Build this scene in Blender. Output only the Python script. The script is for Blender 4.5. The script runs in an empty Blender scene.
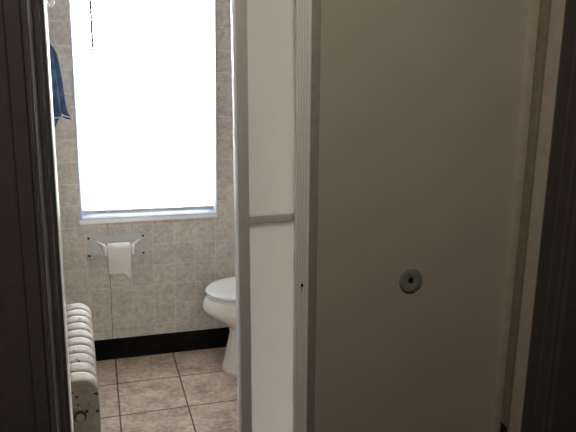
import bpy, bmesh, math, random
from mathutils import Vector, Matrix
random.seed(4)
S = bpy.context.scene
C = S.collection
PI = math.pi
YW = 3.1253            # back wall face
H = 1.4546             # camera height
T = 0.108              # wall tile

# ------------------------------------------------------------ materials
def mat(name, base=(.8, .8, .8), rough=.5, metal=0., spec=.5):
    m = bpy.data.materials.new(name); m.use_nodes = True
    n = m.node_tree.nodes; p = n['Principled BSDF']
    p.inputs['Base Color'].default_value = (*base, 1)
    p.inputs['Roughness'].default_value = rough
    p.inputs['Metallic'].default_value = metal
    p.inputs['Specular IOR Level'].default_value = spec
    return m
def N(m, t, **k):
    n = m.node_tree.nodes.new(t)
    for a, b in k.items(): setattr(n, a, b)
    return n
def L(m, a, b): m.node_tree.links.new(a, b)
def P(m): return m.node_tree.nodes['Principled BSDF']
def noise(m, scale, detail=4, rough=.6, vec=None):
    t = N(m, 'ShaderNodeTexNoise'); t.inputs['Scale'].default_value = scale
    t.inputs['Detail'].default_value = detail; t.inputs['Roughness'].default_value = rough
    if vec is None: vec = N(m, 'ShaderNodeTexCoord').outputs['Object']
    L(m, vec, t.inputs['Vector']); return t.outputs['Fac']
def ramp(m, fac, stops):
    r = N(m, 'ShaderNodeValToRGB'); e = r.color_ramp.elements
    while len(e) < len(stops): e.new(.5)
    for q, (p, c) in zip(e, stops): q.position = p; q.color = (*c, 1)
    L(m, fac, r.inputs['Fac']); return r.outputs['Color']
def mix(m, fac, a, b, mode='MIX'):
    x = N(m, 'ShaderNodeMix', data_type='RGBA', blend_type=mode)
    for sock, v in ((x.inputs['Factor'], fac), (x.inputs['A'], a), (x.inputs['B'], b)):
        if hasattr(v, 'links'): L(m, v, sock)
        elif isinstance(v, tuple): sock.default_value = (*v, 1)
        else: sock.default_value = v
    return x.outputs['Result']
def math_(m, op, a, b=0.):
    x = N(m, 'ShaderNodeMath', operation=op)
    for i, v in enumerate((a, b)):
        if hasattr(v, 'links'): L(m, v, x.inputs[i])
        else: x.inputs[i].default_value = v
    return x.outputs[0]
def bump(m, h, dist=.001, strength=.5):
    b = N(m, 'ShaderNodeBump'); b.inputs['Distance'].default_value = dist; b.inputs['Strength'].default_value = strength
    L(m, h, b.inputs['Height']); L(m, b.outputs[0], P(m).inputs['Normal'])
def mottled(name, c1, c2, scale, rough=.5, metal=0., spec=.5, bmp=0., lo=.35, hi=.65):
    m = mat(name, c1, rough, metal, spec); f = noise(m, scale)
    L(m, ramp(m, f, [(lo, c1), (hi, c2)]), P(m).inputs['Base Color'])
    if bmp: bump(m, f, bmp)
    return m

def tile_wall(name, axis):
    """4.25 inch stone-look tiles; axis = horizontal world axis index"""
    m = mat(name, rough=.38, spec=.35)
    co = N(m, 'ShaderNodeTexCoord').outputs['Object']
    sx = N(m, 'ShaderNodeSeparateXYZ'); L(m, co, sx.inputs[0])
    off = -.1777 if axis == 0 else YW
    u = math_(m, 'SUBTRACT', sx.outputs[axis], off - 40 * T)
    v = math_(m, 'SUBTRACT', sx.outputs[2], .7063 - 40 * T)
    cb = N(m, 'ShaderNodeCombineXYZ'); L(m, u, cb.inputs[0]); L(m, v, cb.inputs[1])
    b = N(m, 'ShaderNodeTexBrick', offset=0., squash=1.)
    for k, val in (('Scale', 1.), ('Brick Width', T), ('Row Height', T), ('Mortar Size', .0013), ('Mortar Smooth', .15), ('Bias', 0.)):
        b.inputs[k].default_value = val
    b.inputs['Color1'].default_value = (.93, .93, .93, 1); b.inputs['Color2'].default_value = (1.06, 1.05, 1.04, 1)
    b.inputs['Mortar'].default_value = (1, 1, 1, 1)
    L(m, cb.outputs[0], b.inputs['Vector'])
    n1 = noise(m, 17, 7, .62, co); n2 = noise(m, 60, 4, .75, co)
    stone = mix(m, .55, ramp(m, n1, [(.32, (.47, .43, .39)), (.5, (.62, .58, .53)), (.68, (.74, .70, .65))]),
                ramp(m, n2, [(.36, (.40, .365, .33)), (.62, (.78, .74, .69))]))
    stone = mix(m, 1., stone, b.outputs['Color'], 'MULTIPLY')
    grout = (.80, .77, .72)
    if axis == 0:
        # one joint below the window has lost its light grout
        x0 = -.1777 + 40 * T - (-.1777 - (-.1777)) 
        d = math_(m, 'ABSOLUTE', math_(m, 'SUBTRACT', u, 42 * T))
        near = math_(m, 'LESS_THAN', d, .004)
        low = math_(m, 'LESS_THAN', sx.outputs[2], .735)
        g = mix(m, math_(m, 'MULTIPLY', near, low), grout, (.07, .055, .045))
        col = mix(m, b.outputs['Fac'], stone, g)
    else:
        col = mix(m, b.outputs['Fac'], stone, grout)
    L(m, col, P(m).inputs['Base Color'])
    bump(m, math_(m, 'SUBTRACT', math_(m, 'MULTIPLY', n2, .25), b.outputs['Fac']), .0012, .6)
    return m

def floor_tile():
    m = mat('floor_tile', rough=.42, spec=.35)
    co = N(m, 'ShaderNodeTexCoord').outputs['Object']
    sx = N(m, 'ShaderNodeSeparateXYZ'); L(m, co, sx.inputs[0])
    t = .2959
    u = math_(m, 'SUBTRACT', sx.outputs[0], .0454 - 20 * t); v = math_(m, 'SUBTRACT', sx.outputs[1], YW - .2939 - 20 * t)
    cb = N(m, 'ShaderNodeCombineXYZ'); L(m, u, cb.inputs[0]); L(m, v, cb.inputs[1])
    b = N(m, 'ShaderNodeTexBrick', offset=0., squash=1.)
    for k, val in (('Scale', 1.), ('Brick Width', t), ('Row Height', t), ('Mortar Size', .0040), ('Mortar Smooth', .2), ('Bias', 0.)):
        b.inputs[k].default_value = val
    b.inputs['Color1'].default_value = (.93, .91, .9, 1); b.inputs['Color2'].default_value = (1.05, 1.05, 1.04, 1); b.inputs['Mortar'].default_value = (1, 1, 1, 1)
    L(m, cb.outputs[0], b.inputs['Vector'])
    mp = N(m, 'ShaderNodeMapping'); mp.inputs['Scale'].default_value = (1, 1.25, 1); mp.inputs['Rotation'].default_value = (0, 0, .3); L(m, co, mp.inputs[0])
    n1 = noise(m, 6.5, 8, .68, mp.outputs[0]); n2 = noise(m, 42, 5, .7, mp.outputs[0])
    st = mix(m, .42, ramp(m, n1, [(.36, (.20, .13, .095)), (.5, (.46, .365, .295)), (.62, (.70, .61, .52))]),
             ramp(m, n2, [(.40, (.24, .165, .12)), (.58, (.64, .55, .465))]))
    st = mix(m, 1., st, b.outputs['Color'], 'MULTIPLY')
    L(m, mix(m, b.outputs['Fac'], st, (.075, .052, .038)), P(m).inputs['Base Color'])
    bump(m, math_(m, 'SUBTRACT', math_(m, 'MULTIPLY', n2, .3), b.outputs['Fac']), .0015, .6)
    return m

def chipped_paint():
    m = mat('chipped_radiator_paint', rough=.7, spec=.12)
    co = N(m, 'ShaderNodeNewGeometry').outputs['Position']
    v = N(m, 'ShaderNodeTexVoronoi', feature='F1'); v.inputs['Scale'].default_value = 42; v.inputs['Randomness'].default_value = 1
    wv = N(m, 'ShaderNodeTexNoise'); wv.inputs['Scale'].default_value = 90; L(m, co, wv.inputs['Vector'])
    va = N(m, 'ShaderNodeVectorMath', operation='SCALE'); va.inputs['Scale'].default_value = .012; L(m, wv.outputs['Color'], va.inputs[0])
    vb = N(m, 'ShaderNodeVectorMath', operation='ADD'); L(m, co, vb.inputs[0]); L(m, va.outputs[0], vb.inputs[1])
    L(m, vb.outputs[0], v.inputs['Vector'])
    n = noise(m, 9, 3, .5, co)
    spot = math_(m, 'MULTIPLY', math_(m, 'LESS_THAN', v.outputs['Distance'], .20), math_(m, 'GREATER_THAN', n, .47))
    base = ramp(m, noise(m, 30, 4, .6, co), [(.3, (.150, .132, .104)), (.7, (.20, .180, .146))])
    L(m, mix(m, spot, base, (.02, .015, .012)), P(m).inputs['Base Color'])
    bump(m, noise(m, 55, 3, .6, co), .002, .5)
    return m

def translucent(name, col, wt, rough=.35):
    m = mat(name, col, rough); nt = m.node_tree
    tr = N(m, 'ShaderNodeBsdfTranslucent'); tr.inputs[0].default_value = (*col, 1)
    mx = N(m, 'ShaderNodeMixShader'); mx.inputs[0].default_value = wt
    out = nt.nodes['Material Output']
    L(m, P(m).outputs[0], mx.inputs[1]); L(m, tr.outputs[0], mx.inputs[2]); L(m, mx.outputs[0], out.inputs[0])
    return m

def pane_glass():
    m = mat('window_glass'); nt = m.node_tree
    t = N(m, 'ShaderNodeBsdfTransparent'); g = N(m, 'ShaderNodeBsdfGlossy'); g.inputs['Roughness'].default_value = .02
    f = N(m, 'ShaderNodeFresnel'); f.inputs[0].default_value = 1.45
    mx = N(m, 'ShaderNodeMixShader'); L(m, f.outputs[0], mx.inputs[0]); L(m, t.outputs[0], mx.inputs[1]); L(m, g.outputs[0], mx.inputs[2])
    L(m, mx.outputs[0], nt.nodes['Material Output'].inputs[0]); return m

def hammered(name, c, rough, metal):
    """fine orange-peel texture of the door panels"""
    m = mat(name, c, rough, metal); co = N(m, 'ShaderNodeTexCoord').outputs['Object']
    f = noise(m, 260, 3, .6, co)
    g = noise(m, 2.2, 4, .6, co)
    L(m, ramp(m, g, [(.3, tuple(x * .93 for x in c)), (.7, tuple(min(1, x * 1.06) for x in c))]), P(m).inputs['Base Color'])
    bump(m, f, .0006, .5); return m

M = {}
M['tile_x'] = tile_wall('stone_look_wall_tile', 0)
M['tile_y'] = tile_wall('stone_look_side_tile', 1)
M['floor'] = floor_tile()
M['hall_floor'] = mottled('hall_floor_wood', (.10, .06, .04), (.16, .10, .06), 4, .5)
M['hall_paint'] = mottled('hall_wall_paint', (.17, .148, .12), (.19, .163, .135), 3, .7)
M['ceiling'] = mottled('ceiling_paint', (.84, .83, .80), (.86, .85, .82), 5, .8)
M['black'] = mottled('black_cove_base', (.006, .006, .006), (.012, .011, .010), 12, .8, spec=.05)
M['dark_trim'] = mottled('dark_brown_trim_paint', (.072, .064, .062), (.086, .076, .072), 30, .85, spec=.04)
M['jamb'] = mottled('jamb_paint', (.40, .35, .29), (.46, .41, .34), 25, .9, spec=.05, bmp=.0003)
M['alu'] = mottled('painted_aluminium', (.86, .85, .82), (.88, .87, .84), 40, .3, .1)
M['alu_dull'] = mottled('dull_grey_frame', (.50, .51, .48), (.54, .55, .52), 40, .4, .1)
M['tan_frame'] = mottled('tan_frame', (.44, .39, .31), (.50, .44, .35), 40, .4, .1)
M['strip'] = mottled('white_edge_strip', (.88, .89, .91), (.90, .91, .93), 30, .3, .0)
M['door_panel'] = hammered('tan_door_panel', (.42, .385, .32), .45, 0.)
M['door_panel2'] = translucent('frosted_cream_panel', (.82, .81, .76), .35, .4)
M['reveal_shade'] = mottled('brown_reveal_shade', (.21, .18, .135), (.25, .215, .165), 60, .8, spec=.1)  # dark brown stands in for shade inside the right reveal
M['recess_shade'] = mottled('grey_green_recess_shade', (.24, .235, .20), (.28, .27, .23), 60, .6)  # dark tone stands in for the recess shadow beside the stile
M['pull'] = mottled('grey_green_plastic', (.17, .18, .155), (.20, .21, .18), 60, .7, spec=.2)
M['hole'] = mat('hole_black', (.004, .004, .004), .9)
M['screw'] = mat('dark_screw', (.015, .013, .012), .4, .6)
M['china'] = mottled('white_china', (.80, .78, .74), (.83, .81, .77), 4, .12)
M['seat'] = mottled('white_seat_plastic', (.82, .82, .80), (.84, .84, .82), 4, .22)
M['chrome'] = mottled('chrome', (.75, .75, .77), (.8, .8, .82), 8, .12, 1.)
M['plate'] = mottled('grey_metal_plate', (.58, .58, .60), (.64, .64, .66), 35, .4, .3)
M['plastic'] = mottled('white_plastic', (.92, .91, .88), (.94, .93, .90), 10, .3)
M['paper'] = translucent('toilet_tissue', (.92, .90, .87), .12, .9)
M['vinyl'] = mottled('white_vinyl_frame', (.70, .77, .88), (.76, .82, .92), 10, .35)
M['slat'] = translucent('white_blind_slat', (.90, .91, .92), .55, .5)
M['rail'] = mottled('grey_white_bottom_rail', (.60, .61, .62), (.64, .65, .66), 10, .5)
M['cord'] = mottled('blind_cord', (.07, .07, .065), (.09, .09, .08), 50, .7)
M['glass'] = pane_glass()
M['radiator'] = chipped_paint()
M['lamp'] = mat('lamp_glass', (.9, .88, .8), .4)
def towel_mat():
    m = mat('blue_terry', rough=.95, spec=.1); co = N(m, 'ShaderNodeTexCoord').outputs['Object']
    f = noise(m, 220, 3, .7, co); g = noise(m, 14, 3, .5, co)
    L(m, mix(m, .4, ramp(m, g, [(.38, (.018, .036, .085)), (.62, (.09, .15, .25))]), ramp(m, f, [(.3, (.02, .045, .10)), (.7, (.15, .21, .32))])), P(m).inputs['Base Color'])
    bump(m, f, .003, .8); return m
M['towel'] = towel_mat()
M['hem'] = mottled('pale_blue_hem', (.28, .36, .50), (.38, .46, .58), 60, .9)

# ------------------------------------------------------------ mesh helpers
def box(bm, x0, x1, y0, y1, z0, z1, bev=0., seg=2):
    r = bmesh.ops.create_cube(bm, size=1.)
    vs = r['verts']
    for v in vs:
        v.co = Vector(((x0 + x1) / 2 + v.co.x * (x1 - x0), (y0 + y1) / 2 + v.co.y * (y1 - y0), (z0 + z1) / 2 + v.co.z * (z1 - z0)))
    if bev:
        es = list({e for v in vs for e in v.link_edges})
        bmesh.ops.bevel(bm, geom=es, offset=bev, segments=seg, profile=.6, affect='EDGES')
def cyl(bm, p0, p1, r0, r1=None, n=24):
    p0, p1 = Vector(p0), Vector(p1); r1 = r0 if r1 is None else r1
    d = (p1 - p0); q = Vector((0, 0, 1)).rotation_difference(d).to_matrix().to_4x4()
    bmesh.ops.create_cone(bm, cap_ends=True, segments=n, radius1=r0, radius2=r1, depth=d.length, matrix=Matrix.Translation((p0 + p1) / 2) @ q)
def loft(bm, rings, cap0=True, cap1=True, closed=True):
    R = [[bm.verts.new(p) for p in ring] for ring in rings]
    n = len(R[0])
    for a, b in zip(R, R[1:]):
        for i in range(n if closed else n - 1):
            j = (i + 1) % n; bm.faces.new((a[i], a[j], b[j], b[i]))
    if cap0: bm.faces.new(list(reversed(R[0])))
    if cap1: bm.faces.new(R[-1])
    return R
def lathe(bm, prof, c, axis='z', n=32):
    """prof = [(radius, height)]"""
    rings = []
    for r, h in prof:
        ring = []
        for i in range(n):
            a = 2 * PI * i / n; u, w = r * math.cos(a), r * math.sin(a)
            p = {'z': (u, w, h), 'y': (u, h, w), 'x': (h, u, w)}[axis]
            ring.append(Vector(c) + Vector(p))
        rings.append(ring)
    loft(bm, rings)
def tube(bm, pts, r, n=12):
    pts = [Vector(p) for p in pts]; rings = []; prev = None
    for i, p in enumerate(pts):
        t = (pts[min(i + 1, len(pts) - 1)] - pts[max(i - 1, 0)]).normalized()
        a = (Vector((0, 1, 0)) if prev is None else prev); a = (a - t * a.dot(t))
        if a.length < 1e-4: a = t.orthogonal()
        a.normalize(); prev = a; b = t.cross(a)
        rings.append([p + (a * math.cos(2 * PI * k / n) + b * math.sin(2 * PI * k / n)) * r for k in range(n)])
    loft(bm, rings)
def obj(name, bm, m, parent=None, loc=(0, 0, 0), smooth=True, rot=(0, 0, 0)):
    bmesh.ops.recalc_face_normals(bm, faces=bm.faces)
    me = bpy.data.meshes.new(name); bm.to_mesh(me); bm.free()
    me.materials.append(M[m] if isinstance(m, str) else m)
    if smooth:
        for p in me.polygons: p.use_smooth = True
        me.set_sharp_from_angle(angle=math.radians(35))
    o = bpy.data.objects.new(name, me); C.objects.link(o); o.location = loc; o.rotation_euler = rot
    if parent: o.parent = parent
    return o
def tag(o, label=None, cat=None, group=None, kind=None):
    if label: o['label'] = label
    if cat: o['category'] = cat
    if group: o['group'] = group
    if kind: o['kind'] = kind
    return o
def thing(name, label, cat, loc=(0, 0, 0), rot=(0, 0, 0), group=None):
    o = bpy.data.objects.new(name, None); C.objects.link(o); o.location = loc; o.rotation_euler = rot
    o.empty_display_size = .1
    return tag(o, label, cat, group)
def struct(name, boxes, m, bev=0.):
    bm = bmesh.new()
    for b in boxes: box(bm, *b, bev=bev)
    return tag(obj(name, bm, m), kind='structure')
def part(name, boxes, m, parent, bev=0., seg=2):
    bm = bmesh.new()
    for b in boxes: box(bm, *b, bev=bev, seg=seg)
    return obj(name, bm, m, parent)

# ------------------------------------------------------------ room shell
XL, XR = -.205, 1.27
ZC = 2.42
HX0, HX1, HY0 = -.95, 1.75, -1.15
FY0, FY1 = 1.02, 1.20        # front wall between hall and bathroom
OX0, OX1, OZ = -.086, .847, 2.05
WX0, WX1, WZ0, WZ1 = -.088, .588, .737, 2.08
struct('floor', [(XL - .1, XR + .1, FY0, YW + .15, -.1, 0)], 'floor')
struct('floor_hall', [(HX0 - .1, HX1 + .1, HY0 - .1, FY0, -.1, 0)], 'hall_floor')
struct('ceiling', [(HX0 - .1, HX1 + .1, HY0 - .1, YW + .15, ZC, ZC + .1)], 'ceiling')
struct('wall_back', [(XL - .1, WX0, YW, YW + .15, 0, ZC), (WX1, XR + .1, YW, YW + .15, 0, ZC),
                     (WX0, WX1, YW, YW + .15, 0, WZ0), (WX0, WX1, YW, YW + .15, WZ1, ZC)], 'tile_x')
struct('wall_left', [(XL - .1, XL, FY1, YW, 0, ZC)], 'tile_y')
struct('wall_right', [(XR, XR + .1, FY1, YW, 0, ZC)], 'tile_y')
struct('wall_front', [(HX0, OX0 - .012, FY0, FY1, 0, ZC), (OX1 + .012, HX1, FY0, FY1, 0, ZC), (OX0 - .012, OX1 + .012, FY0, FY1, OZ + .012, ZC)], 'hall_paint')
struct('wall_hall_left', [(HX0 - .1, HX0, HY0, FY0, 0, ZC)], 'hall_paint')
struct('wall_hall_right', [(HX1, HX1 + .1, HY0, FY0, 0, ZC)], 'hall_paint')
struct('wall_hall_back', [(HX0 - .1, HX1 + .1, HY0 - .1, HY0, 0, ZC)], 'hall_paint')
# black cove base
def cove(bm, a, b, nrm):
    a, b, nrm = Vector(a), Vector(b), Vector(nrm)
    prof = [(0, .0), (.020, .0), (.014, .006), (.008, .018), (.006, .03), (.006, .100), (.0045, .1052), (0, .106)]
    rings = [[q + nrm * d + Vector((0, 0, z)) for d, z in prof] for q in (a, b)]
    loft(bm, rings)
bm = bmesh.new(); cove(bm, (XL, YW, 0), (XR, YW, 0), (0, -1, 0)); tag(obj('baseboard_back', bm, 'black'), kind='structure')
bm = bmesh.new(); cove(bm, (XL, FY1, 0), (XL, YW - .02, 0), (1, 0, 0)); tag(obj('baseboard_left', bm, 'black'), kind='structure')
bm = bmesh.new(); cove(bm, (XR, FY1, 0), (XR, YW - .02, 0), (-1, 0, 0)); tag(obj('baseboard_right', bm, 'black'), kind='structure')

# doorway casings (moulded) and jambs
def casing(name, xi, s, wd=.116):
    """xi = inner edge, s = -1 left / +1 right; stepped moulding profile facing the hall"""
    prof = [(0, 1.020), (0, 1.001), (.002, .999), (.004, .9985), (.0055, 1.003), (.007, .999), (.026, .998), (.029, 1.001), (.032, .998),
            (.050, .996), (.056, .9935), (.064, .9935), (.072, .990), (wd - .004, .989), (wd, .992), (wd, 1.020)]
    bm = bmesh.new()
    loft(bm, [[Vector((xi + s * d, y, z)) for d, y in prof] for z in (0, OZ + .09)])
    return tag(obj(name, bm, 'dark_trim', smooth=False), kind='structure')
casing('trim_1', OX0 - .003, -1)
tc = casing('trim_2', OX1 + .0022, 1, .22)
struct('trim_3', [(OX0 - .003 , OX1, .993, 1.019, OZ, OZ + .09)], 'dark_trim', .002)
jl = struct('trim_4', [(OX0 - .011, OX0, 1.0205, 1.199, 0, OZ)], 'dark_trim')
part('door_stop', [(OX0 + .0002, OX0 + .008, 1.105, 1.150, 0, OZ)], 'dark_trim', jl, .002)
tj = struct('trim_5', [(OX1, OX1 + .0115, 1.0205, 1.199, 0, OZ), (OX1, OX1 + .0020, .9995, 1.0206, 0, OZ)], 'jamb')
struct('trim_6', [(OX0 + .001, OX1 - .001, 1.021, 1.199, OZ, OZ + .0115)], 'jamb')

# ------------------------------------------------------------ doorway: two tall sliding panels
def lean(o, deg, piv=(0, 0, 0)):
    R = Matrix.Rotation(math.radians(deg), 4, 'Y'); p = Matrix.Translation(piv)
    o.matrix_world = p @ R @ p.inverted() @ o.matrix_world
    return o
ZT = OZ - .004
ZB = .012
def fluted_stile(bm, x0, x1, yf, yb, z0, z1, nfl=4):
    """aluminium extrusion: rounded ribs on the face, a bigger bead on the right edge"""
    pr = [(x0 + .016, yb), (x0 + .016, yf + .007), (x0, yf + .007), (x0, yf + .001), (x0 + .0004, yf), (x0 + .0014, yf - .0006), (x0 + .0022, yf)]
    w = (x1 - .0045 - x0 - .0022) / nfl
    for k in range(nfl):
        a = x0 + .0022 + k * w
        pr += [(a + w * .10, yf + .0060), (a + w * .42, yf + .0052), (a + w * .55, yf - .0002), (a + w * .66, yf - .0012), (a + w * .86, yf - .0012), (a + w * .97, yf - .0002)]
    pr += [(x1 - .0040, yf + .0026), (x1 - .0032, yf - .0014), (x1 - .0018, yf - .0030), (x1 - .0004, yf - .0022), (x1, yf), (x1, yb)]
    loft(bm, [[Vector((x, y, z)) for x, y in pr] for z in (z0, z1)])
# the wide front panel
piv1 = (.36, 1.06, H)
D1 = tag(bpy.data.objects.new('door_1', None), 'wide tan flat door panel with a small round finger pull', 'door', kind='structure'); C.objects.link(D1)
bm = bmesh.new(); fluted_stile(bm, .3440, .3710, 1.058, 1.088, ZB, ZT); st = obj('fluted_stile', bm, 'alu', D1)
st['label'] = 'fluted pale aluminium stile'
for z in (1.068,):
    bm = bmesh.new(); cyl(bm, (.3585, 1.0600, z), (.3585, 1.0560, z), .0026, n=14); obj('screw', bm, 'screw', st)
part('recess_shade', [(.3712, .391, 1.0650, 1.0679, ZB + .045, ZT - .045)], 'recess_shade', D1, .001)  # added strip, the raised stile's shadow put into its colour
bm = bmesh.new(); box(bm, .3712, .828, 1.068, 1.080, ZB + .004, ZT - .004); panel = obj('panel', bm, 'door_panel', D1)
rs = part('edge_stile', [(.8195, .8385, 1.060, 1.086, ZB, ZT)], 'tan_frame', D1, .0018)
part('top_rail', [(.3712, .8195, 1.061, 1.086, ZT - .045, ZT)], 'tan_frame', D1, .0015)
part('bottom_rail', [(.3712, .8195, 1.061, 1.086, ZB, ZB + .045)], 'tan_frame', D1, .0015)
bm = bmesh.new()
lathe(bm, [(.0248, .0), (.0252, -.0015), (.0246, -.0034), (.021, -.0044), (.012, -.0036), (.0062, -.0026), (.0058, 0)], (.5930, 1.0679, 1.0525), 'y', 48)
fp = obj('finger_pull', bm, 'pull', D1); fp['label'] = 'round grey green finger pull'
bm = bmesh.new(); cyl(bm, (.5930, 1.0666, 1.0525), (.5930, 1.0640, 1.0525), .0052, n=24); obj('pull_hole', bm, 'hole', fp)
# the narrow rear panel
D2 = tag(bpy.data.objects.new('door_2', None), 'cream panel in a grey metal frame with a mid rail, beside the toilet', 'door', kind='structure'); C.objects.link(D2)
YA = 1.110
ls = part('side_stile', [(.2455, .2665, YA, YA + .026, ZB, ZT)], 'alu_dull', D2, .0012)
part('edge_strip', [(.2428, .2454, YA - .0005, YA + .0265, ZB, ZT)], 'strip', ls, .0008)
part('side_stile', [(.745, .766, YA, YA + .026, ZB, ZT)], 'alu_dull', D2, .0012)
part('mid_rail', [(.2667, .7448, YA + .001, YA + .0255, 1.178, 1.194)], 'alu_dull', D2, .002)
part('top_rail', [(.2667, .7448, YA + .001, YA + .0255, ZT - .04, ZT)], 'alu_dull', D2, .002)
part('bottom_rail', [(.2667, .7448, YA + .001, YA + .0255, ZB, ZB + .04)], 'alu_dull', D2, .002)
part('upper_panel', [(.2667, .7448, YA + .008, YA + .011, 1.1942, ZT - .0402)], 'door_panel2', D2)
part('lower_panel', [(.2667, .7448, YA + .008, YA + .011, ZB + .0402, 1.1778)], 'door_panel2', D2)
lean(D2, -1.0, (.25, YA, H))
lean(D1, -.85, (.36, 1.06, 1.25))
# track, left receiving channel
struct('trim_7', [(OX0 + .010, OX1 - .001, 1.052, 1.150, OZ - .003, OZ - .0005)], 'alu')
struct('trim_8', [(OX0 + .010, OX1 - .001, 1.052, 1.150, .0005, .009)], 'alu_dull', .002)
part('rear_stop', [(OX0 + .0002, -.0717, 1.1505, 1.1985, 0, OZ)], 'dark_trim', jl, .001)
struct('trim_9', [(-.0715, -.0698, 1.1400, 1.2010, .001, OZ - .001)], 'strip', .0004)
# bead on the right jamb, its brown painting in the reveal's shade, and the worn strike plate in it
rb = struct('trim_10', [(OX1 - .0045, OX1 - .0002, 1.0385, 1.0800, .001, OZ - .001), (OX1 - .0015, OX1 - .0002, 1.0345, 1.0384, .001, OZ - .001)], 'reveal_shade', .0006)
part('strike_plate', [(OX1 - .0068, OX1 - .0046, 1.036, 1.0555, .640, .704)], 'screw', rb, .001)

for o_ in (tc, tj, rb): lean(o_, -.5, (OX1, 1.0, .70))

# ------------------------------------------------------------ window
Wn = tag(bpy.data.objects.new('window_1', None), kind='structure'); C.objects.link(Wn)
f0 = YW - .010
fr = part('window_frame', [(WX0, WX0 + .007, f0, YW + .11, WZ0, WZ1), (WX1 - .007, WX1, f0, YW + .11, WZ0, WZ1),
      (WX0 + .007, WX1 - .007, f0, YW + .11, WZ0, WZ0 + .016), (WX0 + .007, WX1 - .007, f0, YW + .11, WZ1 - .02, WZ1)], 'vinyl', Wn, .002)
bm = bmesh.new()
def lip(x, zb):
    return [Vector((x, y, z)) for y, z in ((YW - .0003, zb), (YW - .0150, zb), (YW - .0175, zb + .002), (YW - .0170, zb + .005), (f0 - .0002, WZ0 + .009), (f0 - .0002, WZ0 - .0003), (YW - .0003, WZ0 - .0003))]
loft(bm, [lip(WX0 - .005, .7245), lip(WX1, .7300)]); sl_ = obj('sill_lip', bm, 'strip', Wn)
def sash(z0, z1, y, name='sash'):
    a, b = WX0 + .0075, WX1 - .0075
    s = part(name, [(a, a + .03, y, y + .025, z0, z1), (b - .03, b, y, y + .025, z0, z1), (a + .03, b - .03, y, y + .025, z0, z0 + .032), (a + .03, b - .03, y, y + .025, z1 - .032, z1)], 'vinyl', Wn, .002)
    part('glass_pane', [(a + .03, b - .03, y + .011, y + .014, z0 + .032, z1 - .032)], 'glass', s)
sash(WZ0 + .0165, 1.262, YW + .045)
sash(1.232, WZ1 - .0205, YW + .073)

B = thing('venetian_blind', 'white venetian blind lowered over the bright bathroom window', 'blind', (0, YW + .02, WZ1 - .02))
def bpart(name, bm, m, par=B):
    o = obj(name, bm, m, par); o.location = -Vector(B.location) if par is B else (0, 0, 0); return o
bx0, bx1 = WX0 + .010, WX1 - .016
yb = YW + .018
bm = bmesh.new(); box(bm, bx0, bx1, yb - .014, yb + .016, WZ1 - .050, WZ1 - .021, bev=.001); bpart('head_rail', bm, 'rail')
bm = bmesh.new(); box(bm, bx0, bx1, yb - .013, yb + .011, .769, .789, bev=.003); bpart('bottom_rail', bm, 'rail')
bm = bmesh.new()
z = .800; tilt = math.radians(52)
while z < WZ1 - .06:
    rings = []
    for x in (bx0, bx1):
        ring = []
        for k in range(7):
            t = -1 + k / 3.; w = t * .0125; cr = .0016 * (1 - t * t)
            ring.append(Vector((x, yb + w * math.cos(tilt) - cr * math.sin(tilt), z + w * math.sin(tilt) + cr * math.cos(tilt))))
        rings.append(ring)
    loft(bm, rings, False, False, closed=False); z += .0215
bpart('slats', bm, 'slat')
for x in (-.0044, .5092):
    bm = bmesh.new()
    for dy in (-.0105, .0105): cyl(bm, (x, yb + dy, .787), (x, yb + dy, WZ1 - .05), .0007, n=6)
    bpart('ladder_cord', bm, 'cord')
for k in range(9):
    zz = .800 + .0215 * k
    bm = bmesh.new(); box(bm, -.0044 - .006, -.0044 + .006, yb - .0125, yb - .0105, zz - .0045, zz - .0005, bev=.0004); bpart('cord_knot', bm, 'cord')
for x in (.505, .516):
    bm = bmesh.new(); lathe(bm, [(.002, .0), (.0045, .006), (.004, .02), (.0015, .026)], (x, yb - .022, .925), 'z', 10)
    cyl(bm, (x, yb - .022, .950), (x, yb - .022, WZ1 - .055), .0006, n=6); bpart('lift_cord', bm, 'cord')
bm = bmesh.new(); cyl(bm, (.0081, yb - .024, 1.548), (.0055, yb - .024, WZ1 - .055), .0056, n=8)
cyl(bm, (.0055, yb - .024, WZ1 - .056), (.0055, yb - .013, WZ1 - .04), .002, n=8); bpart('tilt_wand', bm, 'cord')

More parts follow.
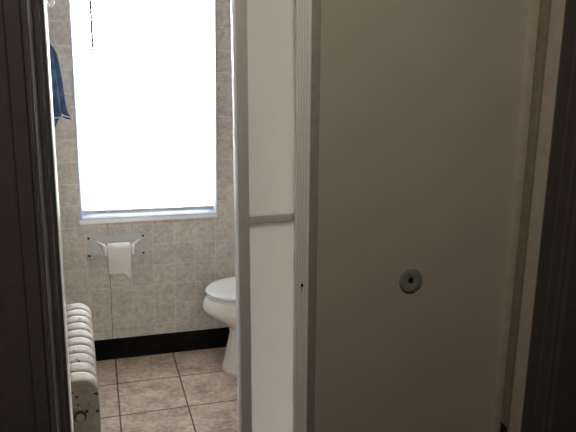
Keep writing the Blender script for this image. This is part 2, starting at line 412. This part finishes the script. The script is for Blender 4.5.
# ------------------------------------------------------------ toilet paper holder and roll
PX, PZ = .0755, .6050
TP = thing('toilet_paper_holder', 'grey metal plate with white arms holding toilet paper, below the window', 'toilet paper holder', (PX, YW, PZ))
def tpart(name, bm, m, par=TP):
    o = obj(name, bm, m, par); o.location = (-PX, -YW, -PZ) if par is TP else (0, 0, 0); return o
bm = bmesh.new(); box(bm, -.066, .2165, YW - .0045, YW - .0005, .5495, .6605, bev=.001); pl = tpart('mounting_plate', bm, 'plate')
for x in (-.056, .2065):
    for z in (.560, .650):
        bm = bmesh.new(); lathe(bm, [(.0060, -.0044), (.0060, -.0058), (.0035, -.0070)], (x, YW, z), 'y', 14); tpart('screw', bm, 'screw')
def arm(s):
    xc = .0858
    secs = []
    # from plate (wide, high) curving out and down to the roller end
    # a thin wing, wide at the plate and narrowing to the roller
    for t in [i / 8 for i in range(9)]:
        yy = YW - .0046 - .060 * t
        xo = s * (.062 + .042 * (1 - t) ** 1.3); xi = s * (.060 + .010 * (1 - t) ** 2)
        zt = .634 - .010 * t ** 1.5; zi = .585 + .006 * t
        th = .009
        ring = [Vector((xc + xo + s * .012, yy, zt)), Vector((xc + xo - s * .004, yy, zt - .001)), Vector((xc + xi - s * .003, yy, (zt + zi) / 2 + .004)), Vector((xc + xi - s * .004, yy, zi)),
                Vector((xc + xi + s * th, yy, zi - .001)), Vector((xc + xi + s * (th + .006) + (xo - xi) * .25, yy, (zt + zi) / 2))]
        secs.append(ring)
    bm = bmesh.new(); loft(bm, secs)
    box(bm, min(xc + s * .058, xc + s * .072), max(xc + s * .058, xc + s * .072), YW - .072, YW - .052, .574, .620, bev=.004)
    return tpart('arm', bm, 'plastic')
arm(-1); arm(1)
RY, RZ = YW - .062, .611
bm = bmesh.new(); cyl(bm, (.0275, RY, RZ), (.1440, RY, RZ), .0085, n=20); tpart('roller', bm, 'plastic')
# roll
RO = thing('toilet_paper_roll', 'nearly used up toilet paper roll with a long loose sheet hanging down', 'toilet paper', (.0858, RY, RZ))
bm = bmesh.new()
lathe(bm, [(.0205, -.0535), (.0245, -.0535), (.0245, .0535), (.0205, .0535)], (0, 0, 0), 'x', 40); 
o = obj('roll', bm, 'paper', RO)
bm = bmesh.new(); lathe(bm, [(.0100, -.0530), (.0203, -.0530), (.0203, .0530), (.0100, .0530)], (0, 0, 0), 'x', 32); obj('core', bm, 'tan_frame', RO)
bm = bmesh.new(); nx = 24
cols = []
for i in range(nx + 1):
    u = i / nx; x = -.0545 + .109 * u; pts = []
    for k in range(9):
        a = PI * .62 - k / 8 * PI * .62           # wrap over the top to the front
        r = .0256
        pts.append(Vector((x, -r * math.cos(a), r * math.sin(a))))
    bottom = -.131 if u < .68 else -.131 - .042 * ((u - .68) / .32) ** 1.1
    bottom += .0012 * math.sin(u * 47)
    fl = []
    for k in range(1, 21):
        t = k / 20; z = bottom * t
        y = -.0256 + .010 * t - .004 * math.sin(t * PI) + .0020 * math.sin(u * 7 + t * 3) * t
        if u > .68: y -= .012 * ((u - .68) / .32) * max(0, t - .6)
        fl.append(Vector((x * (1 - .03 * t), y, z)))
    cols.append([bm.verts.new(p) for p in [Vector((x, -(-.0256) * 0 - p.y * 0 + p.y, p.z)) for p in pts] + fl])
for a, b in zip(cols, cols[1:]):
    for k in range(len(a) - 1): bm.faces.new((a[k], b[k], b[k + 1], a[k + 1]))
sh = obj('hanging_sheet', bm, 'paper', RO)
sm = sh.modifiers.new('s', 'SOLIDIFY'); sm.thickness = .0006

# ------------------------------------------------------------ radiator
RX, RYn = -.0755, 1.635
ang = math.atan2(.020, .59)
RD = thing('radiator', 'old cream painted cast iron radiator with chipped paint along the left wall', 'radiator', (RX, RYn, 0), (0, 0, ang))
def stadium(w, z0, z1, inset=0., n=12, rtop=None, rbot=.02):
    w2 = w / 2 - inset; rt = min(rtop or w / 2, w / 2) - inset; rb = max(rbot - inset, .004)
    pts = []
    za, zb = z0 + inset, z1 - inset
    for k in range(n + 1):
        a = k / n * PI / 2; pts.append((w2 - rt + rt * math.cos(a), zb - rt + rt * math.sin(a)))
    for k in range(n + 1):
        a = PI / 2 + k / n * PI / 2; pts.append((-w2 + rt + rt * math.cos(a), zb - rt + rt * math.sin(a)))
    for k in range(5):
        a = PI + k / 4 * PI / 2; pts.append((-w2 + rb + rb * math.cos(a), za + rb + rb * math.sin(a)))
    for k in range(5):
        a = 1.5 * PI + k / 4 * PI / 2; pts.append((w2 - rb + rb * math.cos(a), za + rb + rb * math.sin(a)))
    return pts
def section_bm(z0, z1, w):
    bm = bmesh.new(); hy = .0300
    def slab(za, zb, rtop, rbot, ww=w):
        rings = []
        for y, ins in ((-hy, .0065), (-hy * .95, .0032), (-hy * .8, .0008), (-hy * .4, 0), (hy * .4, 0), (hy * .8, .0008), (hy * .95, .0032), (hy, .0065)):
            rings.append([Vector((x, y, z)) for x, z in stadium(ww, za, zb, ins, rtop=rtop, rbot=rbot)])
        loft(bm, rings)
    slab(z1 - .175, z1, .047, .030)
    slab(z0, z0 + .115, .030, .020)
    for s in (-1, 1):
        rings = []
        for z in (z0 + .09, z0 + .12, z1 - .17, z1 - .14):
            rings.append([Vector((s * .0300 + .0215 * math.cos(a), .0255 * math.sin(a), z)) for a in [2 * PI * k / 20 for k in range(20)]])
        loft(bm, rings)
    return bm
NS = 10; pitch_ = .0605; RH = .653
sm_ = section_bm(.070, RH, .104)
sec = obj('section', sm_, 'radiator', RD)
for i in range(1, NS):
    c = sec.copy(); C.objects.link(c); c.parent = RD; c.location = (0, i * pitch_, 0)
for z in (.118, .560):
    bm = bmesh.new(); cyl(bm, (0, -.01, z), (0, (NS - 1) * pitch_ + .01, z), .026, n=24); obj('hub_pipe', bm, 'radiator', RD)
bm = bmesh.new(); lathe(bm, [(.036, -.026), (.036, -.0330), (.034, -.0352), (.030, -.0350), (.027, -.0335), (.012, -.0345)], (0, 0, .602), 'y', 40); obj('round_boss', bm, 'radiator', RD)
bm = bmesh.new(); lathe(bm, [(.0165, -.026), (.0165, -.0345), (.0150, -.036)], (0, 0, .548), 'y', 32); bs = obj('plug_ring', bm, 'screw', RD)
bm = bmesh.new(); lathe(bm, [(.0120, -.034), (.0120, -.041), (.010, -.0425)], (0, 0, .548), 'y', 8); obj('plug', bm, 'radiator', RD)
def leg(y, s):
    bm = bmesh.new()
    rings = []
    for z, hx, hy, dx in ((.0005, .016, .022, .006), (.012, .015, .020, .006), (.022, .010, .014, .003), (.050, .010, .014, 0), (.085, .014, .018, -.002)):
        rings.append([Vector((s * (.034 + dx) + hx * math.cos(a), y + hy * math.sin(a), z)) for a in [2 * PI * k / 16 for k in range(16)]])
    loft(bm, rings); obj('leg', bm, 'radiator', RD)
for y in (0, (NS - 1) * pitch_):
    for s in (-1, 1): leg(y, s)

# ------------------------------------------------------------ toilet (faces left)
TY = 2.852; TX = .455
TO = thing('toilet', 'white toilet with closed lid facing left, behind the framed cream panel', 'toilet', (.80, TY, 0))
def egg(x0, x1, hw, z, n=48, sq=2.0, y=0.):
    """outline with the narrow rounded front at x0 and widest near 60 %"""
    pts = []
    xm = x0 + (x1 - x0) * .56
    for k in range(n):
        a = 2 * PI * k / n; c, s = math.cos(a), math.sin(a)
        ex = (xm - x0) if c < 0 else (x1 - xm)
        pts.append(Vector((xm + ex * math.copysign(abs(c) ** (2 / sq), c), y + hw * math.copysign(abs(s) ** (2 / sq), s), z)))
    return pts
def W(ring): return [p - Vector((.80, 0, 0)) for p in ring]
bm = bmesh.new()
rings = [egg(.560, 1.02, .118, .001, sq=2.6), egg(.558, 1.02, .120, .012, sq=2.6), egg(.565, 1.02, .114, .03, sq=2.5), egg(.577, 1.02, .104, .09, sq=2.4),
         egg(.590, 1.02, .096, .15, sq=2.3), egg(.598, 1.02, .098, .195, sq=2.2), egg(.592, 1.01, .112, .228, sq=2.1), egg(.564, 1.0, .135, .252, sq=2.05),
         egg(.522, .99, .158, .280), egg(.487, .985, .174, .306), egg(.468, .98, .182, .328), egg(.4635, .98, .184, .342), egg(.4690, .98, .181, .366), egg(.4760, .98, .177, .384), egg(.484, .975, .171, .390),
         egg(.515, .90, .135, .389), egg(.54, .87, .115, .35), egg(.58, .84, .085, .28)]
loft(bm, [W(r) for r in rings]); 
obj('bowl', bm, 'china', TO)
bm = bmesh.new(); loft(bm, [W(r) for r in (egg(.488, .93, .175, .3915), egg(.485, .932, .178, .395), egg(.485, .932, .178, .402), egg(.496, .93, .168, .4065))]); obj('seat', bm, 'seat', TO)
bm = bmesh.new(); loft(bm, [W(r) for r in (egg(.482, .935, .184, .4125), egg(.478, .937, .187, .415), egg(.478, .937, .187, .4225), egg(.483, .935, .184, .4275), egg(.494, .925, .175, .4300), egg(.53, .89, .13, .4325), egg(.60, .80, .06, .4330))]); obj('lid', bm, 'seat', TO)
for s in (-1, 1):
    bm = bmesh.new(); box(bm, .925 - .8, .965 - .8, s * .075 - .02, s * .075 + .02, .391, .425, bev=.006); obj('hinge', bm, 'seat', TO)
bm = bmesh.new(); box(bm, .95 - .8, 1.23 - .8, -.10, .10, .25, .40, bev=.02, seg=3); obj('tank_shelf', bm, 'china', TO)
bm = bmesh.new()
def rr(x0, x1, hw, z, r=.03):
    pts = []
    for cx, cy, a0 in ((x1 - r, hw - r, 0), (x0 + r, hw - r, 90), (x0 + r, -hw + r, 180), (x1 - r, -hw + r, 270)):
        for k in range(7):
            a = math.radians(a0 + k * 15); pts.append(Vector((cx + r * math.cos(a), cy + r * math.sin(a), z)))
    return pts
loft(bm, [W(rr(1.07, 1.24, .185, .402)), W(rr(1.055, 1.25, .20, .43)), W(rr(1.045, 1.255, .212, .745))]); tk = obj('tank', bm, 'china', TO)
bm = bmesh.new(); loft(bm, [W(rr(1.035, 1.262, .222, .746)), W(rr(1.032, 1.264, .225, .755)), W(rr(1.032, 1.264, .225, .775)), W(rr(1.038, 1.258, .219, .785))]); obj('tank_lid', bm, 'china', TO)
bm = bmesh.new(); tube(bm, [(.245, -.15, .69), (.225, -.15, .69), (.222, -.10, .685), (.222, -.08, .683)], .006); obj('flush_handle', bm, 'chrome', TO)

# ------------------------------------------------------------ hook and towel on the left wall
HK = thing('robe_hook', 'small chrome double hook on the left wall above the towel', 'hook', (XL, 2.60, 1.66))
bm = bmesh.new(); box(bm, .0005, .006, -.014, .014, -.075, .085, bev=.002); obj('wall_plate', bm, 'chrome', HK)
bm = bmesh.new(); tube(bm, [(.005, 0, .065), (.030, 0, .062), (.048, 0, .052), (.056, 0, .040), (.064, 0, .032), (.072, 0, .034), (.076, 0, .045), (.077, 0, .085), (.077, 0, .11)], .0048); obj('upper_prong', bm, 'chrome', HK)
bm = bmesh.new(); tube(bm, [(.005, 0, -.045), (.020, 0, -.050), (.032, 0, -.048), (.038, 0, -.036), (.039, 0, -.025)], .0055); obj('lower_prong', bm, 'chrome', HK)
TW = thing('towel', 'navy blue towel hanging in folds from the hook on the left wall', 'towel', (XL, 2.60, 1.20))
prof = [(1.640, .016), (1.625, .030), (1.600, .036), (1.565, .046), (1.545, .064), (1.52, .076), (1.48, .083), (1.43, .090), (1.38, .095), (1.3266, .100), (1.295, .106), (1.276, .116)]
def px_(z):
    if z >= prof[0][0]: return prof[0][1]
    for (z1, x1), (z0, x0) in zip(prof, prof[1:]):
        if z >= z0: return x0 + (x1 - x0) * (z - z0) / (z1 - z0)
    return prof[-1][1] - .75 * (prof[-1][0] - z)
def towel(z_bot, scale, nth, wob, seed, sweep=1.):
    bm = bmesh.new(); cols = []
    for i in range(nth + 1):
        th = -PI / 2 + PI * i / nth; col = []
        zb = z_bot(th)
        for k in range(31):
            z = 1.645 + (zb - 1.645) * k / 30; t = k / 30
            X = px_(z) * scale; Yh = .018 + .125 * min(1, t * 1.25) * sweep
            f = 1 - wob * min(1, t * 2.) * (.5 + .5 * math.cos(9 * th + seed + .8 * t))
            col.append(bm.verts.new((.004 + X * max(math.cos(th), 0) ** .7 * f, Yh * math.sin(th) * (.9 + .1 * f), z - 1.20)))
        cols.append(col)
    for a, b in zip(cols, cols[1:]):
        for k in range(30): bm.faces.new((a[k], b[k], b[k + 1], a[k + 1]))
    return bm
o = obj('outer_fold', towel(lambda th: 1.272 + .012 * abs(th) + .02 * math.sin(3 * th) ** 2, 1., 72, .28, PI, 1.), 'towel', TW)
s1 = o.modifiers.new('s', 'SOLIDIFY'); s1.thickness = .005; s1.offset = -1
o2 = obj('inner_fold', towel(lambda th: 1.196 + .03 * math.sin(2.3 * th) ** 2, .60, 60, .3, 1.3, .6), 'towel', TW)
s2 = o2.modifiers.new('s', 'SOLIDIFY'); s2.thickness = .004; s2.offset = -1
# pale stitched hem along the outer fold's lower edge
pts = []
for i in range(73):
    th = -PI / 2 + PI * i / 72
    if abs(th) > 1.25: continue
    z = 1.272 + .012 * abs(th) + .02 * math.sin(3 * th) ** 2
    f = 1 - .28 * (.5 + .5 * math.cos(9 * th + PI + .8))
    pts.append((.0065 + px_(z) * max(math.cos(th), 0) ** .7 * f, .143 * math.sin(th) * (.9 + .1 * f), z - 1.20))
bm = bmesh.new(); tube(bm, pts, .0028, 8); obj('hem', bm, 'hem', TW)

# ------------------------------------------------------------ lamps
LP = thing('ceiling_lamp', 'round frosted hall ceiling lamp', 'lamp', (.12, .28, ZC))
bm = bmesh.new(); lathe(bm, [(.02, -.001), (.10, -.001), (.10, -.02), (.02, -.02)], (0, 0, 0), 'z', 32); obj('base_ring', bm, 'chrome', LP)
ld = bpy.data.lights.new('hall_light', 'AREA'); ld.shape = 'DISK'; ld.size = .22; ld.energy = 10; ld.color = (1., .91, .77)
lo = bpy.data.objects.new('hall_light', ld); lo.location = (.12, .28, ZC - .03); C.objects.link(lo)

w = bpy.data.worlds.new('sky'); S.world = w; w.use_nodes = True
bg = w.node_tree.nodes['Background']; bg.inputs[0].default_value = (.93, .97, 1., 1); bg.inputs[1].default_value = 115.
# daylight portal in the window opening
pd = bpy.data.lights.new('window_portal', 'AREA'); pd.shape = 'RECTANGLE'; pd.size = WX1 - WX0; pd.size_y = WZ1 - WZ0
pd.cycles.is_portal = True
po = bpy.data.objects.new('window_portal', pd); po.location = ((WX0 + WX1) / 2, YW + .16, (WZ0 + WZ1) / 2); po.rotation_euler = (-PI / 2, 0, 0); C.objects.link(po)

# ------------------------------------------------------------ camera (calibrated from the tile joints)
pi_, ya, ro = .2225, .3029, .0196
f = Vector((math.sin(ya) * math.cos(pi_), math.cos(ya) * math.cos(pi_), -math.sin(pi_)))
r = Vector((math.cos(ya), -math.sin(ya), 0)); u = r.cross(f)
c, s = math.cos(ro), math.sin(ro)
r2 = c * r + s * u; u2 = -s * r + c * u
cd = bpy.data.cameras.new('camera'); cd.sensor_width = 36; cd.lens = 620 / 576 * 36; cd.clip_start = .02
co = bpy.data.objects.new('camera', cd); C.objects.link(co)
m4 = Matrix((r2, u2, -f)).transposed().to_4x4(); m4.translation = (0, 0, H)
co.matrix_world = m4; S.camera = co
S.view_settings.view_transform = 'Standard'; S.view_settings.look = 'None'; S.view_settings.gamma = 1
S.view_settings.use_curve_mapping = False
S.view_settings.exposure = 0.
S.cycles.max_bounces = 14; S.cycles.diffuse_bounces = 8; S.cycles.transparent_max_bounces = 12
S.cycles.sample_clamp_indirect = 8
